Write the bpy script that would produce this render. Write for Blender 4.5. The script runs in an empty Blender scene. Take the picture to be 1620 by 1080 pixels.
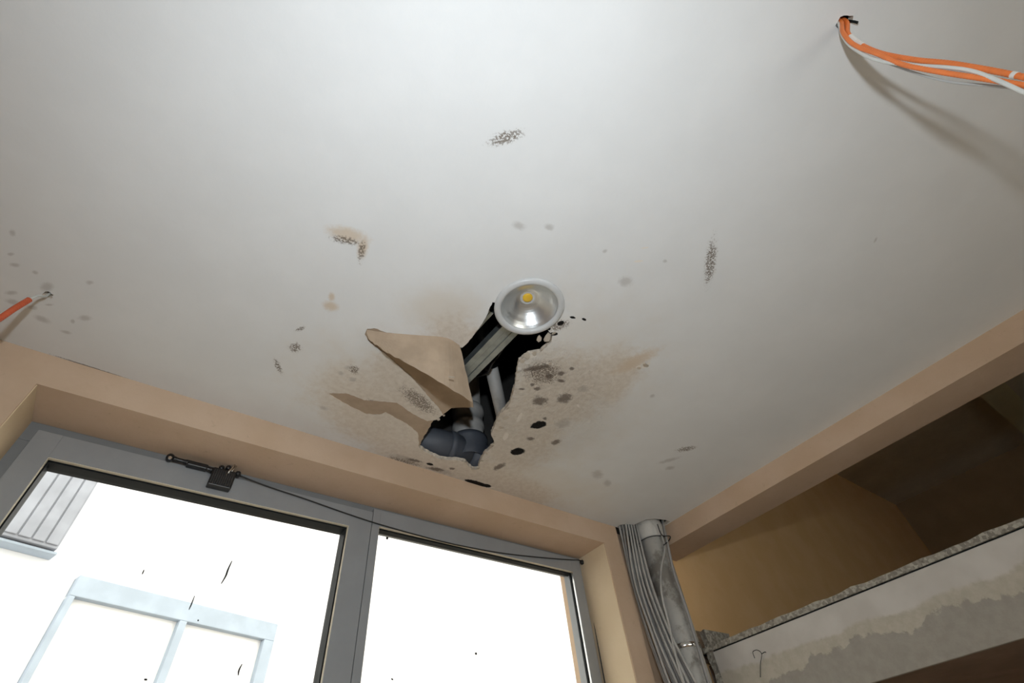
import bpy, bmesh, math, random
from mathutils import Vector, Matrix
from mathutils.geometry import tessellate_polygon
random.seed(7)
SC = bpy.context.scene
C = SC.collection
PI = math.pi

# ------------------------------------------------------------------ camera
CAM = Vector((0, 0, 1.6)); F = 772.3963
YAW, PITCH, ROLL = 0.7189, 0.8327, -0.1297
_d = Vector((math.sin(YAW)*math.cos(PITCH), math.cos(YAW)*math.cos(PITCH), math.sin(PITCH)))
_r0 = Vector((math.cos(YAW), -math.sin(YAW), 0)); _u0 = _r0.cross(_d)
_r = math.cos(ROLL)*_r0 + math.sin(ROLL)*_u0
_u = -math.sin(ROLL)*_r0 + math.cos(ROLL)*_u0
cam = bpy.data.objects.new('camera', bpy.data.cameras.new('camera')); C.objects.link(cam)
cam.matrix_world = Matrix(((_r.x, _u.x, -_d.x, CAM.x), (_r.y, _u.y, -_d.y, CAM.y), (_r.z, _u.z, -_d.z, CAM.z), (0, 0, 0, 1)))
cam.data.sensor_width = 36; cam.data.lens = F/1620*36; cam.data.clip_start = .02
SC.camera = cam

def at(x, y, axis, val):
    """photo pixel -> point on the axis-aligned plane it was surveyed on"""
    q = _d + (x-810)/F*_r - (y-540)/F*_u
    i = 'xyz'.index(axis)
    return CAM + q*((val-CAM[i])/q[i])

# ------------------------------------------------------------------ world, lights, exposure
w = bpy.data.worlds.new('sky'); SC.world = w; w.use_nodes = True
bg = w.node_tree.nodes['Background']; bg.inputs[0].default_value = (1, .94, .85, 1); bg.inputs[1].default_value = 3.3
# the photographer's flash head, a little above the lens, its beam tipped up at the ceiling
fl = bpy.data.lights.new('flash', 'SPOT'); fl.energy = 38; fl.shadow_soft_size = .022; fl.color = (.885, .965, 1.03)
fl.spot_size = math.radians(150); fl.spot_blend = 1
flo = bpy.data.objects.new('flash', fl); C.objects.link(flo); flo.location = CAM + .25*_u
flo.rotation_euler = (Vector((.42, .60, 2.6))-flo.location).to_track_quat('-Z', 'Y').to_euler()
SC.view_settings.view_transform = 'Standard'; SC.view_settings.look = 'None'
SC.view_settings.exposure = 0; SC.view_settings.gamma = 1; SC.view_settings.use_curve_mapping = False

# ------------------------------------------------------------------ dimensions
HC = 2.6                       # dropped ceiling
YW, YF = 1.336, 1.486          # wall face, window frame face
Z1 = 2.509                     # lintel soffit
XL, XR = -.369, 1.532          # window recess
XB, XB2, ZB = 1.8285, 1.9868, 2.5167   # downstand beam
ZS, ZS2 = 2.104, 1.892         # mezzanine slab top / bottom
ZTOP = 3.88; XE = 6.15; YB = -2.6; XLW = -2.2; YO = 1.635

# ------------------------------------------------------------------ materials
MATS = {}
def newmat(name):
    m = bpy.data.materials.new(name); m.use_nodes = True; MATS[name] = m
    nt = m.node_tree; return m, nt, nt.nodes['Principled BSDF']
def N(nt, t, **kw):
    n = nt.nodes.new(t)
    for k, v in kw.items(): setattr(n, k, v)
    return n
def math_n(nt, op, a, b=None, c=None, clamp=False):
    n = N(nt, 'ShaderNodeMath', operation=op, use_clamp=clamp)
    for i, v in enumerate((a, b, c)):
        if v is None: continue
        if isinstance(v, (int, float)): n.inputs[i].default_value = v
        else: nt.links.new(v, n.inputs[i])
    return n.outputs[0]
def noise(nt, vec, scale, detail=4, rough=.6, color=False):
    n = N(nt, 'ShaderNodeTexNoise'); n.inputs['Scale'].default_value = scale
    n.inputs['Detail'].default_value = detail; n.inputs['Roughness'].default_value = rough
    if vec: nt.links.new(vec, n.inputs['Vector'])
    return n.outputs['Color' if color else 'Fac']
def rng(nt, v, a, b, c=0, d=1, smooth=True):
    n = N(nt, 'ShaderNodeMapRange', interpolation_type='SMOOTHSTEP' if smooth else 'LINEAR')
    nt.links.new(v, n.inputs['Value'])
    for k, x in zip(('From Min', 'From Max', 'To Min', 'To Max'), (a, b, c, d)): n.inputs[k].default_value = x
    return n.outputs[0]
def mix(nt, fac, a, b):
    n = N(nt, 'ShaderNodeMix', data_type='RGBA')
    if isinstance(fac, (int, float)): n.inputs[0].default_value = fac
    else: nt.links.new(fac, n.inputs[0])
    for s, v in ((6, a), (7, b)):
        if isinstance(v, tuple): n.inputs[s].default_value = (*v[:3], 1)
        else: nt.links.new(v, n.inputs[s])
    return n.outputs[2]
def bump(nt, b, h, strength=.3, dist=.01):
    n = N(nt, 'ShaderNodeBump'); n.inputs['Strength'].default_value = strength; n.inputs['Distance'].default_value = dist
    nt.links.new(h, n.inputs['Height']); nt.links.new(n.outputs[0], b.inputs['Normal'])
def objvec(nt): return N(nt, 'ShaderNodeTexCoord').outputs['Object']

def simple(name, col, rough=.6, metal=0, var=.0, scale=30, bmp=0, dirt=None, spec=.5):
    m, nt, b = newmat(name)
    b.inputs['Roughness'].default_value = rough; b.inputs['Metallic'].default_value = metal
    b.inputs['Specular IOR Level'].default_value = spec
    v = objvec(nt)
    n1 = noise(nt, v, scale)
    lo = tuple(c*(1-var) for c in col); hi = tuple(min(1, c*(1+var)) for c in col)
    c = mix(nt, rng(nt, n1, .3, .7), lo, hi)
    if dirt:
        n2 = noise(nt, v, scale*.6, 8, .7)
        c = mix(nt, rng(nt, n2, dirt[1], dirt[1]+.12, 0, dirt[2]), c, dirt[0])
    nt.links.new(c, b.inputs['Base Color'])
    if bmp: bump(nt, b, noise(nt, v, scale*3, 6), bmp, .003)
    return m

# -- painted plaster wall
def plaster(name, col, col2, patch=.25):
    m, nt, b = newmat(name); v = objvec(nt)
    b.inputs['Roughness'].default_value = .85; b.inputs['Specular IOR Level'].default_value = .2
    c = mix(nt, rng(nt, noise(nt, v, 5, 6), .35, .7), col, col2)
    c = mix(nt, rng(nt, noise(nt, v, 38, 5, .7), .62, .72, 0, patch), c, tuple(x*.45 for x in col))
    nt.links.new(c, b.inputs['Base Color'])
    bump(nt, b, noise(nt, v, 55, 8, .65), .25, .004)
    return m
M_wall = plaster('wall_paint', (.555, .405, .285), (.605, .455, .335))
M_gal = plaster('gallery_paint', (.80, .52, .25), (.84, .56, .29), .15)
M_gceil = plaster('gallery_ceiling_paint', (.66, .60, .49), (.72, .66, .54), .2)
M_galb = plaster('gallery_back_paint', (.36, .25, .14), (.40, .28, .16), .15)
M_olive = plaster('cross_beam_paint', (.70, .66, .46), (.75, .71, .5), .1)
M_reveal = plaster('reveal_paint', (.70, .56, .38), (.75, .61, .43), .15)
M_white = plaster('white_paint', (.6, .58, .54), (.66, .64, .6))
M_floor = plaster('screed', (.40, .31, .22), (.48, .38, .28))
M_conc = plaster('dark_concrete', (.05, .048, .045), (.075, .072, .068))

# -- stained ceiling: stains have their own outlines, surveyed on the ceiling plane
def cxy(x, y):
    p = at(x, y, 'z', HC); return Vector((p.x, p.y))
def ellipse(px, py, rx, ry, ang=0):
    """image ellipse -> (centre, rotation, half axes) on the ceiling plane"""
    c = cxy(px, py); a = math.radians(ang)
    e1 = cxy(px+rx*math.cos(a), py+rx*math.sin(a))-c; e2 = cxy(px-ry*math.sin(a), py+ry*math.cos(a))-c
    # 2x2 SVD of [e1 e2]
    A = e1.x*e1.x+e2.x*e2.x; B = e1.x*e1.y+e2.x*e2.y; D = e1.y*e1.y+e2.y*e2.y
    th = .5*math.atan2(2*B, A-D); t = (A+D)/2; s = math.hypot((A-D)/2, B)
    return c, th, math.sqrt(max(t+s, 1e-9)), math.sqrt(max(t-s, 1e-9))
CH = [None]
def field(nt, flat, lst):
    out = None
    for e in lst:
        c, th, a, b_ = ellipse(*e)
        mp = N(nt, 'ShaderNodeMapping', vector_type='TEXTURE')
        mp.inputs['Location'].default_value = (c.x, c.y, 0); mp.inputs['Rotation'].default_value = (0, 0, th)
        mp.inputs['Scale'].default_value = (a, b_, 1)
        if CH[0] is None: nt.links.new(flat, mp.inputs['Vector'])
        else:   # a dependency on the last result keeps the shader's stack small
            ma = N(nt, 'ShaderNodeVectorMath', operation='MULTIPLY_ADD'); nt.links.new(CH[0], ma.inputs[0])
            ma.inputs[1].default_value = (1e-8, 1e-8, 1e-8); nt.links.new(flat, ma.inputs[2]); nt.links.new(ma.outputs[0], mp.inputs['Vector'])
        ln = N(nt, 'ShaderNodeVectorMath', operation='LENGTH'); nt.links.new(mp.outputs[0], ln.inputs[0])
        out = ln.outputs['Value'] if out is None else math_n(nt, 'MINIMUM', out, ln.outputs['Value'])
        CH[0] = out
    return out
BLACK = [(852, 672, 14, 6, -12), (819, 714, 12, 6, -8), (754, 764, 22, 3.5, 16), (630, 733, 6, 2.5, 15), (887, 511, 6, 3.5, -20), (876, 528, 7, 3, 0),
         (924, 505, 4, 2, 20), (906, 502, 5, 2, 10), (680, 734, 6, 2, 10), (868, 520, 4, 2.5, 0), (770, 768, 8, 3, 10)]
DARK = [(854, 634, 13, 8, 0), (893, 630, 13, 8, -10), (869, 595, 6, 4, 0), (887, 591, 6, 4, 0), (850, 615, 6, 3.5, 0), (826, 615, 6, 2, 0), (887, 602, 7, 3, 10),
        (839, 694, 7, 3, 0), (880, 699, 9, 4, -20), (848, 582, 26, 4, -9), (862, 662, 4, 2.5, 0), (690, 742, 14, 3, 10), (715, 741, 5, 2, 0), (655, 728, 12, 2.5, 12), (905, 583, 5, 3, 0), (790, 738, 12, 4, -25),
        (842, 608, 4, 3, 0), (150, 582.5, 70, 1.0, 17.6), (300, 631, 80, 1.0, 17.6), (450, 678.5, 70, 1.0, 17), (590, 720, 60, 1.0, 16.6)]
SMUDGE = [(945, 750, 10, 8, 0), (961, 764, 7, 6, 0), (1032, 626, 5, 3, -20), (891, 670, 14, 8, -20), (923, 615, 9, 7, 0), (513, 646, 7, 4, 10), (550, 581, 6, 4, 0), (820, 357, 12, 7, 20),
          (868, 359, 9, 6, 10), (957, 397, 5, 3, -30), (1052, 413, 4, 3, 0), (990, 445, 13, 9, 0), (20, 368, 7, 5, 40), (17, 402, 6, 3, 0), (24, 419, 9, 4, 10), (56, 431, 6, 3, 15),
          (73, 454, 13, 8, 0), (18, 463, 11, 4, 0), (20, 477, 13, 5, 10), (134, 503, 12, 5, 0), (142, 447, 7, 4, 0), (78, 482, 9, 2, 0), (51, 486, 9, 4, 10), (67, 505, 15, 5, 20),
          (115, 508, 4, 4, 0), (104, 525, 10, 3, 15), (1385, 380, 6, 2, -60), (1058, 728, 20, 3, -15), (1060, 740, 9, 3, -10), (540, 590, 6, 4, 30), (558, 600, 7, 4, 0), (700, 745, 22, 5, 14), (640, 725, 30, 5, 14)]
SPECK = [(800, 218, 40, 13, -18), (1124, 415, 11, 46, 8), (440, 580, 6, 16, -25), (467, 550, 13, 10, 0), (475, 520, 11, 4, -20), (572, 398, 8, 22, 10), (662, 634, 42, 15, 36), (600, 642, 30, 8, 20), (860, 590, 40, 24, 0),
         (545, 380, 30, 8, 12), (640, 730, 36, 5, 14), (560, 585, 12, 9, 20), (885, 515, 22, 10, -20), (1085, 710, 20, 5, -10)]
BEIGE = [(550, 371, 38, 13, 14), (574, 390, 10, 22, 10), (523, 484, 14, 9, 10), (525, 470, 6, 8, 0), (1005, 572, 48, 11, -27)]
WARM = [(700, 490, 75, 40, 0), (620, 640, 150, 80, 20), (850, 640, 200, 120, -20), (780, 740, 220, 50, 17)]
TAN = [(885, 620, 92, 58, -20), (820, 690, 80, 60, -35), (960, 600, 70, 40, -35), (620, 660, 120, 62, 20), (640, 600, 60, 40, 30), (720, 735, 140, 34, 17), (720, 560, 60, 60, 0), (800, 770, 90, 26, 17)]
CHIP = [(1022, 578, 9, 3, -35), (1010, 580, 5, 2, -20), (836, 565, 12, 3, -15), (822, 660, 10, 3, -60), (800, 690, 8, 4, -60), (1020, 392, 8, 1.5, -8), (1010, 413, 8, 2, -5), (775, 770, 10, 1, 14), (870, 575, 8, 2, 10), (915, 642, 4, 2, 40)]
def near(lst, cell):
    """stains that reach into a ceiling cell"""
    if cell is None: return []
    x0, x1, y0, y1 = cell; out = []
    for e in lst:
        c, th, a, b_ = ellipse(*e); R = a*1.75+.004
        dx = max(x0-c.x, 0, c.x-x1); dy = max(y0-c.y, 0, c.y-y1)
        if dx*dx+dy*dy < R*R: out.append(e)
    return out
def ceiling_mat(cell):
    m, nt, b = newmat('ceiling_paint'); CH[0] = None
    b.inputs['Roughness'].default_value = .8; b.inputs['Specular IOR Level'].default_value = .2
    v = objvec(nt)
    sp = N(nt, 'ShaderNodeSeparateXYZ'); nt.links.new(v, sp.inputs[0])
    cb = N(nt, 'ShaderNodeCombineXYZ'); nt.links.new(sp.outputs[0], cb.inputs[0]); nt.links.new(sp.outputs[1], cb.inputs[1])
    flat = cb.outputs[0]
    nl = noise(nt, flat, 5, 4, .6)
    cm = lambda x, k: math_n(nt, 'MULTIPLY', math_n(nt, 'SUBTRACT', x, .5), k)
    c = mix(nt, rng(nt, nl, .35, .7), (.735, .74, .735), (.765, .77, .765))
    L = {k: near(x, cell) for k, x in dict(T=TAN, W=WARM, B=BEIGE, S=SMUDGE, P=SPECK, D=DARK, C=CHIP, K=BLACK).items()}
    if any(L.values()):
        nm = noise(nt, flat, 60, 5, .65); nf = noise(nt, flat, 200, 3, .7); nz = noise(nt, flat, 14, 5, .6)
    if L['W']:
        f = math_n(nt, 'ADD', field(nt, flat, L['W']), cm(nz, .9))
        c = mix(nt, rng(nt, f, .2, 1.3, .5, 0), c, (.66, .58, .47))
    if L['T']:   # water-stained rough zone round the hole
        f = math_n(nt, 'ADD', math_n(nt, 'ADD', field(nt, flat, L['T']), cm(nz, .6)), cm(nm, .45))
        tan = rng(nt, f, .55, 1.2, 1, 0)
        tcol = mix(nt, rng(nt, nm, .3, .7), (.595, .515, .425), (.695, .625, .535))
        c = mix(nt, math_n(nt, 'MULTIPLY', tan, .8), c, tcol)
    if L['B']:
        f = math_n(nt, 'ADD', math_n(nt, 'ADD', field(nt, flat, L['B']), cm(nm, .8)), cm(nf, .5))
        c = mix(nt, rng(nt, f, .3, 1.2, .75, 0), c, (.62, .50, .37))
    if L['S']:
        f = math_n(nt, 'ADD', field(nt, flat, L['S']), cm(nm, 1.2))
        c = mix(nt, rng(nt, f, .3, 1.2, .40, 0), c, (.32, .29, .26))
    if L['P']:   # mould speckle
        f = math_n(nt, 'ADD', field(nt, flat, L['P']), cm(nm, .8))
        sm = rng(nt, f, .35, 1.15, 1, 0)
        th = math_n(nt, 'ADD', nf, math_n(nt, 'MULTIPLY', sm, .155))
        c = mix(nt, math_n(nt, 'MULTIPLY', sm, .07), c, (.35, .28, .22))
        c = mix(nt, math_n(nt, 'MULTIPLY', rng(nt, th, .59, .655), math_n(nt, 'MULTIPLY', sm, .85)), c, (.16, .125, .095))
    if L['D']:
        f = math_n(nt, 'ADD', math_n(nt, 'ADD', field(nt, flat, L['D']), cm(nm, 1.1)), cm(nf, 1.4))
        c = mix(nt, rng(nt, f, .5, 1.15, .8, 0), c, (.13, .10, .08))
    if L['C']:
        f = math_n(nt, 'ADD', field(nt, flat, L['C']), cm(nm, 1.0))
        c = mix(nt, rng(nt, f, .7, 1.0, .8, 0), c, (.80, .74, .66))
    if L['K']:
        f = math_n(nt, 'ADD', math_n(nt, 'ADD', field(nt, flat, L['K']), cm(nm, .6)), cm(nf, .6))
        c = mix(nt, rng(nt, f, .8, 1.02, 1, 0), c, (.008, .007, .006))
    nt.links.new(c, b.inputs['Base Color'])
    if L['T']:
        CH[0] = None
        zone = rng(nt, field(nt, flat, [(830, 650, 170, 105, 0)]), .55, 1.1, 1.0, .04)
        h = math_n(nt, 'MULTIPLY', noise(nt, flat, 40, 7, .7), zone)
    else: h = math_n(nt, 'MULTIPLY', noise(nt, flat, 40, 4, .6), .04)
    bump(nt, b, h, .9, .010)
    return m
CELL = .2; CX0, CX1, CY0, CY1 = -.6, 1.8, -.1, 1.336
CELLS = {}; M_ceils = [ceiling_mat(None)]
for i in range(12):
    for j in range(8):
        cl = (CX0+i*CELL, CX0+(i+1)*CELL, CY0+j*CELL, CY0+(j+1)*CELL)
        if any(near(x, cl) for x in (TAN, WARM, BEIGE, SMUDGE, SPECK, DARK, CHIP, BLACK)):
            CELLS[i, j] = len(M_ceils); M_ceils.append(ceiling_mat(cl))
M_kraft = simple('kraft_paper', (.41, .315, .228), .9, var=.1, scale=14, bmp=.1, spec=.15)
M_gyps = simple('gypsum', (.66, .58, .48), .95, var=.2, scale=60, bmp=.8, dirt=((.16, .12, .08), .58, .6), spec=.1)
M_frame = simple('grey_pvc', (.29, .30, .31), .45, var=.05, scale=8, dirt=((.4, .39, .37), .68, .35))
M_frame2 = simple('grey_pvc_outer', (.20, .21, .22), .5, var=.05, scale=8, dirt=((.4, .39, .37), .68, .3))
M_bead = simple('lit_cream_bead', (.66, .60, .48), .6, var=.08)  # cream puts the lit underside of the frame into the colour
M_gask = simple('dark_gasket', (.004, .006, .007), .6, spec=.2)
M_black = simple('black_plastic', (.012, .012, .013), .38, dirt=((.2, .19, .17), .64, .35), scale=60)
M_rib = simple('worn_black_plastic', (.05, .05, .05), .35, var=.3, scale=90)
M_blackc = simple('black_cable_rubber', (.014, .014, .015), .5)
M_alu = simple('aluminium', (.7, .7, .69), .3, 1, var=.1)
M_galv = simple('galvanised_steel', (.33, .36, .355), .42, .75, var=.18, scale=25)
M_chrome = simple('bright_steel', (.85, .85, .83), .18, 1)
M_pipe = simple('grey_pvc_pipe', (.52, .51, .48), .5, var=.08, scale=14, dirt=((.20, .18, .15), .50, .75))
M_pipeg = simple('void_pipe_grey', (.44, .425, .40), .55, var=.12, scale=9, dirt=((.16, .14, .11), .6, .6))
M_pipeb = simple('void_pipe_blue_grey', (.075, .085, .105), .55, var=.12, scale=9)
M_cab = [simple('grey_cable_a', (.33, .32, .31), .55, var=.12, scale=12), simple('grey_cable_b', (.26, .255, .245), .55, var=.12, scale=12), simple('grey_cable_c', (.40, .39, .37), .55, var=.12, scale=12)]
M_or = simple('orange_conduit', (.78, .20, .045), .45, var=.06, dirt=((.8, .62, .5), .68, .8), scale=40)
M_or2 = simple('orange_conduit_dull', (.55, .10, .035), .5, var=.06, dirt=((.8, .7, .62), .58, .9), scale=40)
M_wc = simple('white_cable', (.62, .63, .60), .45, var=.05)
M_gc = simple('pale_grey_cable', (.42, .43, .42), .5, var=.05)
M_trim = simple('lamp_white', (.58, .59, .59), .35, var=.03)
M_refl = simple('lamp_reflector', (.72, .74, .74), .3, .85)
M_led = simple('led_phosphor', (.95, .55, .05), .35)
M_led.node_tree.nodes['Principled BSDF'].inputs['Subsurface Weight'].default_value = .2
M_tape = simple('plaster_splash', (.75, .74, .70), .8, var=.05)

def terrazzo():
    m, nt, b = newmat('terrazzo'); v = objvec(nt)
    vo = N(nt, 'ShaderNodeTexVoronoi'); vo.inputs['Scale'].default_value = 130; nt.links.new(v, vo.inputs['Vector'])
    sep = N(nt, 'ShaderNodeSeparateColor'); nt.links.new(vo.outputs['Color'], sep.inputs[0])
    c = mix(nt, rng(nt, sep.outputs[0], .1, .9), (.20, .18, .15), (.40, .37, .31))
    c = mix(nt, rng(nt, noise(nt, v, 45, 6, .7), .58, .68, 0, .6), c, (.06, .05, .04))
    nt.links.new(c, b.inputs['Base Color']); b.inputs['Roughness'].default_value = .75
    bump(nt, b, noise(nt, v, 120, 6), .5, .004); return m
M_terr = terrazzo()
M_skirt = simple('brown_terrazzo', (.26, .19, .13), .8, var=.35, scale=120, bmp=.3, dirt=((.06, .05, .04), .6, .7))
def slab_mat():
    m, nt, b = newmat('patched_plaster'); v = objvec(nt)
    sp = N(nt, 'ShaderNodeSeparateXYZ'); nt.links.new(v, sp.inputs[0])
    z, y = sp.outputs[2], sp.outputs[1]
    n1 = noise(nt, v, 9, 3, .5); n2 = noise(nt, v, 34, 6, .65)
    cm = lambda x, k: math_n(nt, 'MULTIPLY', math_n(nt, 'SUBTRACT', x, .5), k)
    # limits follow the trowelled patches: white top coat, cream filler, bare grey render
    yy = math_n(nt, 'MULTIPLY', math_n(nt, 'SUBTRACT', .7, y), .035)
    up = math_n(nt, 'ADD', math_n(nt, 'ADD', z, cm(n1, .05)), cm(n2, .02))
    lo = math_n(nt, 'ADD', math_n(nt, 'ADD', math_n(nt, 'ADD', z, cm(n1, .13)), cm(n2, .05)), math_n(nt, 'MULTIPLY', yy, -1.2))
    white = mix(nt, rng(nt, n1, .3, .7), (.50, .47, .43), (.57, .54, .50))
    cream = mix(nt, rng(nt, n2, .3, .7), (.42, .385, .315), (.49, .45, .38))
    grey = mix(nt, rng(nt, n2, .3, .7), (.31, .285, .25), (.355, .33, .29))
    c = mix(nt, rng(nt, up, ZS2+.130, ZS2+.142), cream, white)
    c = mix(nt, rng(nt, lo, ZS2+.088, ZS2+.096), grey, c)
    c = mix(nt, rng(nt, noise(nt, v, 90, 5, .7), .68, .74, 0, .6), c, (.16, .13, .10))
    nt.links.new(c, b.inputs['Base Color']); b.inputs['Roughness'].default_value = .9; b.inputs['Specular IOR Level'].default_value = .15
    bump(nt, b, math_n(nt, 'ADD', n2, rng(nt, lo, ZS2+.088, ZS2+.096)), .35, .004); return m
M_slab = slab_mat()
M_soff = plaster('slab_underside', (.20, .15, .12), (.25, .19, .155))
def glass_mat():
    m = bpy.data.materials.new('window_glass'); m.use_nodes = True; nt = m.node_tree
    nt.nodes.remove(nt.nodes['Principled BSDF']); out = nt.nodes['Material Output']
    tr = N(nt, 'ShaderNodeBsdfTransparent'); tr.inputs[0].default_value = (.95, .97, .965, 1)
    gl = N(nt, 'ShaderNodeBsdfGlossy'); gl.inputs['Roughness'].default_value = .02
    lw = N(nt, 'ShaderNodeLayerWeight'); lw.inputs[0].default_value = .5
    fac = math_n(nt, 'MULTIPLY_ADD', math_n(nt, 'POWER', lw.outputs['Facing'], 5), .6, .03)
    mx = N(nt, 'ShaderNodeMixShader'); nt.links.new(fac, mx.inputs[0]); nt.links.new(tr.outputs[0], mx.inputs[1]); nt.links.new(gl.outputs[0], mx.inputs[2])
    nt.links.new(mx.outputs[0], out.inputs[0]); return m
M_glass = glass_mat()
M_fac = simple('facade_render', (.82, .84, .88), .9, var=.03, scale=.8)
M_facb = simple('facade_blue_frame', (.36, .43, .52), .6, var=.08, scale=3)
M_facp = simple('facade_pane_sky', (.82, .83, .84), .15, var=.02, scale=.6)  # near-white base stands in for sky reflected in the panes
M_facs = simple('facade_shutter', (.29, .31, .36), .6, var=.15, scale=2)
M_pav = simple('pavement', (.24, .22, .19), .9, var=.1, scale=2)

# ------------------------------------------------------------------ mesh helpers
def finish(bm, name, mat, parent=None, smooth=False, rec=True):
    if rec: bmesh.ops.recalc_face_normals(bm, faces=bm.faces)
    me = bpy.data.meshes.new(name); bm.to_mesh(me); bm.free()
    for mm in (mat if isinstance(mat, (list, tuple)) else [mat]): me.materials.append(mm)
    if smooth:
        for p in me.polygons: p.use_smooth = True
    o = bpy.data.objects.new(name, me); C.objects.link(o)
    if parent: o.parent = parent
    return o
def box(bm, lo, hi, bev=0, mi=0):
    g = bmesh.ops.create_cube(bm, size=1)
    for v in g['verts']:
        v.co = Vector([lo[i]+(hi[i]-lo[i])*(v.co[i]+.5) for i in range(3)])
    fs = list({f for v in g['verts'] for f in v.link_faces})
    for f in fs: f.material_index = mi
    if bev:
        es = list({e for v in g['verts'] for e in v.link_edges})
        bmesh.ops.bevel(bm, geom=es, offset=bev, segments=2, affect='EDGES', profile=.5)
    return fs
def catmull(pts, n=8):
    pts = [Vector(p) for p in pts]
    P = [2*pts[0]-pts[1]]+pts+[2*pts[-1]-pts[-2]]; out = []
    for i in range(1, len(P)-2):
        p0, p1, p2, p3 = P[i-1:i+3]
        for k in range(n):
            t = k/n
            out.append(.5*((2*p1)+(p2-p0)*t+(2*p0-5*p1+4*p2-p3)*t*t+(3*p1-p0-3*p2+p3)*t**3))
    out.append(pts[-1]); return out
def tube(bm, path, rad, seg=8, cap=True):
    """rad: number or function(i, n)"""
    path = [Vector(p) for p in path]; n = len(path); rings = []
    t0 = (path[1]-path[0]).normalized()
    nrm = t0.orthogonal().normalized()
    for i, p in enumerate(path):
        t = (path[min(i+1, n-1)]-path[max(i-1, 0)]).normalized()
        nrm = (nrm-t*nrm.dot(t)).normalized(); bi = t.cross(nrm)
        r = rad(i, n) if callable(rad) else rad
        rings.append([bm.verts.new(p+r*(math.cos(2*PI*k/seg)*nrm+math.sin(2*PI*k/seg)*bi)) for k in range(seg)])
    for a, b in zip(rings, rings[1:]):
        for k in range(seg): bm.faces.new((a[k], a[(k+1) % seg], b[(k+1) % seg], b[k]))
    if cap: bm.faces.new(rings[0][::-1]); bm.faces.new(rings[-1])
def resample(path, step):
    out = [path[0]]; acc = 0
    for a, b in zip(path, path[1:]):
        L = (b-a).length; s = step-acc
        while s <= L:
            out.append(a+(b-a)*(s/L)); s += step
        acc = (acc+L) % step
    return out
def lathe(bm, prof, org, axis, seg=32, closed=True):
    """prof: (radius, height) pairs along axis"""
    org = Vector(org); ax = Vector(axis).normalized(); e1 = ax.orthogonal().normalized(); e2 = ax.cross(e1); rings = []
    for r, h in prof:
        rings.append([bm.verts.new(org+ax*h+r*(math.cos(2*PI*k/seg)*e1+math.sin(2*PI*k/seg)*e2)) for k in range(seg)])
    for a, b in zip(rings, rings[1:]):
        for k in range(seg): bm.faces.new((a[k], a[(k+1) % seg], b[(k+1) % seg], b[k]))
    if closed: bm.faces.new(rings[0][::-1]); bm.faces.new(rings[-1])
def empty(name, loc=(0, 0, 0)):
    o = bpy.data.objects.new(name, None); C.objects.link(o); o.location = loc; o.empty_display_size = .05; return o
def tag(o, label=None, cat=None, group=None, kind=None):
    for k, v in (('label', label), ('category', cat), ('group', group), ('kind', kind)):
        if v: o[k] = v
    return o
def adopt(o, root):
    """parent while keeping world placement (roots are only translated)"""
    o.parent = root; o.location = -Vector(root.location); return o
def part(bm, name, mat, root, smooth=False):
    return adopt(finish(bm, name, mat, None, smooth), root)
def subpart(bm, name, mat, par, smooth=False):
    o = finish(bm, name, mat, None, smooth); o.parent = par; return o

# ------------------------------------------------------------------ room shell
def shell(name, boxes, mat, label, cat, bev=0):
    bm = bmesh.new()
    for lo, hi in boxes: box(bm, lo, hi, bev)
    return tag(finish(bm, name, mat), label, cat, kind='structure')
SILL = .35
VZ = HC+.0145
wf = shell('wall_front', [((XLW, YW, 0), (XL, YO, VZ)), ((XL, YW, Z1), (XR, YO, VZ)), ((XL, YW, 0), (XR, YO, SILL)),
                     ((XR, YW, 0), (1.625, YO, VZ)), ((1.625, 1.40, 0), (XB, YO, VZ))], M_wall, 'beige painted wall around the grey window', 'wall')
bm = bmesh.new()
for x0_, x1_ in ((XL, XL+.002), (XR-.002, XR)): box(bm, (x0_, YW+.004, SILL), (x1_, YF+.012, Z1-.0005))
o = finish(bm, 'reveal_lining', M_reveal, wf); o['label'] = 'cream painted window reveal'
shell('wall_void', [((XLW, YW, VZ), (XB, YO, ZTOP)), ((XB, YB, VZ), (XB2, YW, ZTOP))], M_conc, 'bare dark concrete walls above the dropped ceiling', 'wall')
shell('wall_gallery', [((XB, YW, 0), (XE+.2, YO, ZTOP))], M_gal, 'orange-beige end wall above the mezzanine slab', 'wall')
shell('wall_right', [((XE, YB, 0), (XE+.2, YW, ZTOP))], M_galb, 'dark brown wall at the back of the mezzanine', 'wall')
shell('wall_left', [((XLW-.2, YB, 0), (XLW, YO, ZTOP))], M_wall, 'beige wall on the left outside the view', 'wall')
BX0, BX1, BZ0, BZ1 = -.2, 1.72, .7, 2.38   # added opening behind the viewpoint, unseen, lets fill daylight in
GX0, GX1, GZ0, GZ1 = 2.15, 3.15, 2.45, 3.45   # another added opening in that wall, brightens the mezzanine
shell('wall_back', [((XLW-.2, YB-.2, 0), (BX0, YB, ZTOP)), ((BX1, YB-.2, 0), (GX0, YB, ZTOP)), ((GX1, YB-.2, 0), (XE+.2, YB, ZTOP)), ((GX0, YB-.2, 0), (GX1, YB, GZ0)), ((GX0, YB-.2, GZ1), (GX1, YB, ZTOP)), ((BX0, YB-.2, 0), (BX1, YB, BZ0)), ((BX0, YB-.2, BZ1), (BX1, YB, ZTOP))], M_wall, 'beige wall behind the viewpoint', 'wall')
shell('floor', [((XLW-.2, YB-.2, -.12), (XE+.2, YO, 0))], M_floor, 'bare grey screed floor', 'floor')
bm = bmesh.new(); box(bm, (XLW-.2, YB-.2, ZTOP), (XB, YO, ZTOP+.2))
tag(finish(bm, 'slab_over_void', M_conc), 'dark concrete slab above the dropped ceiling', 'slab', kind='structure')
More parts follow.
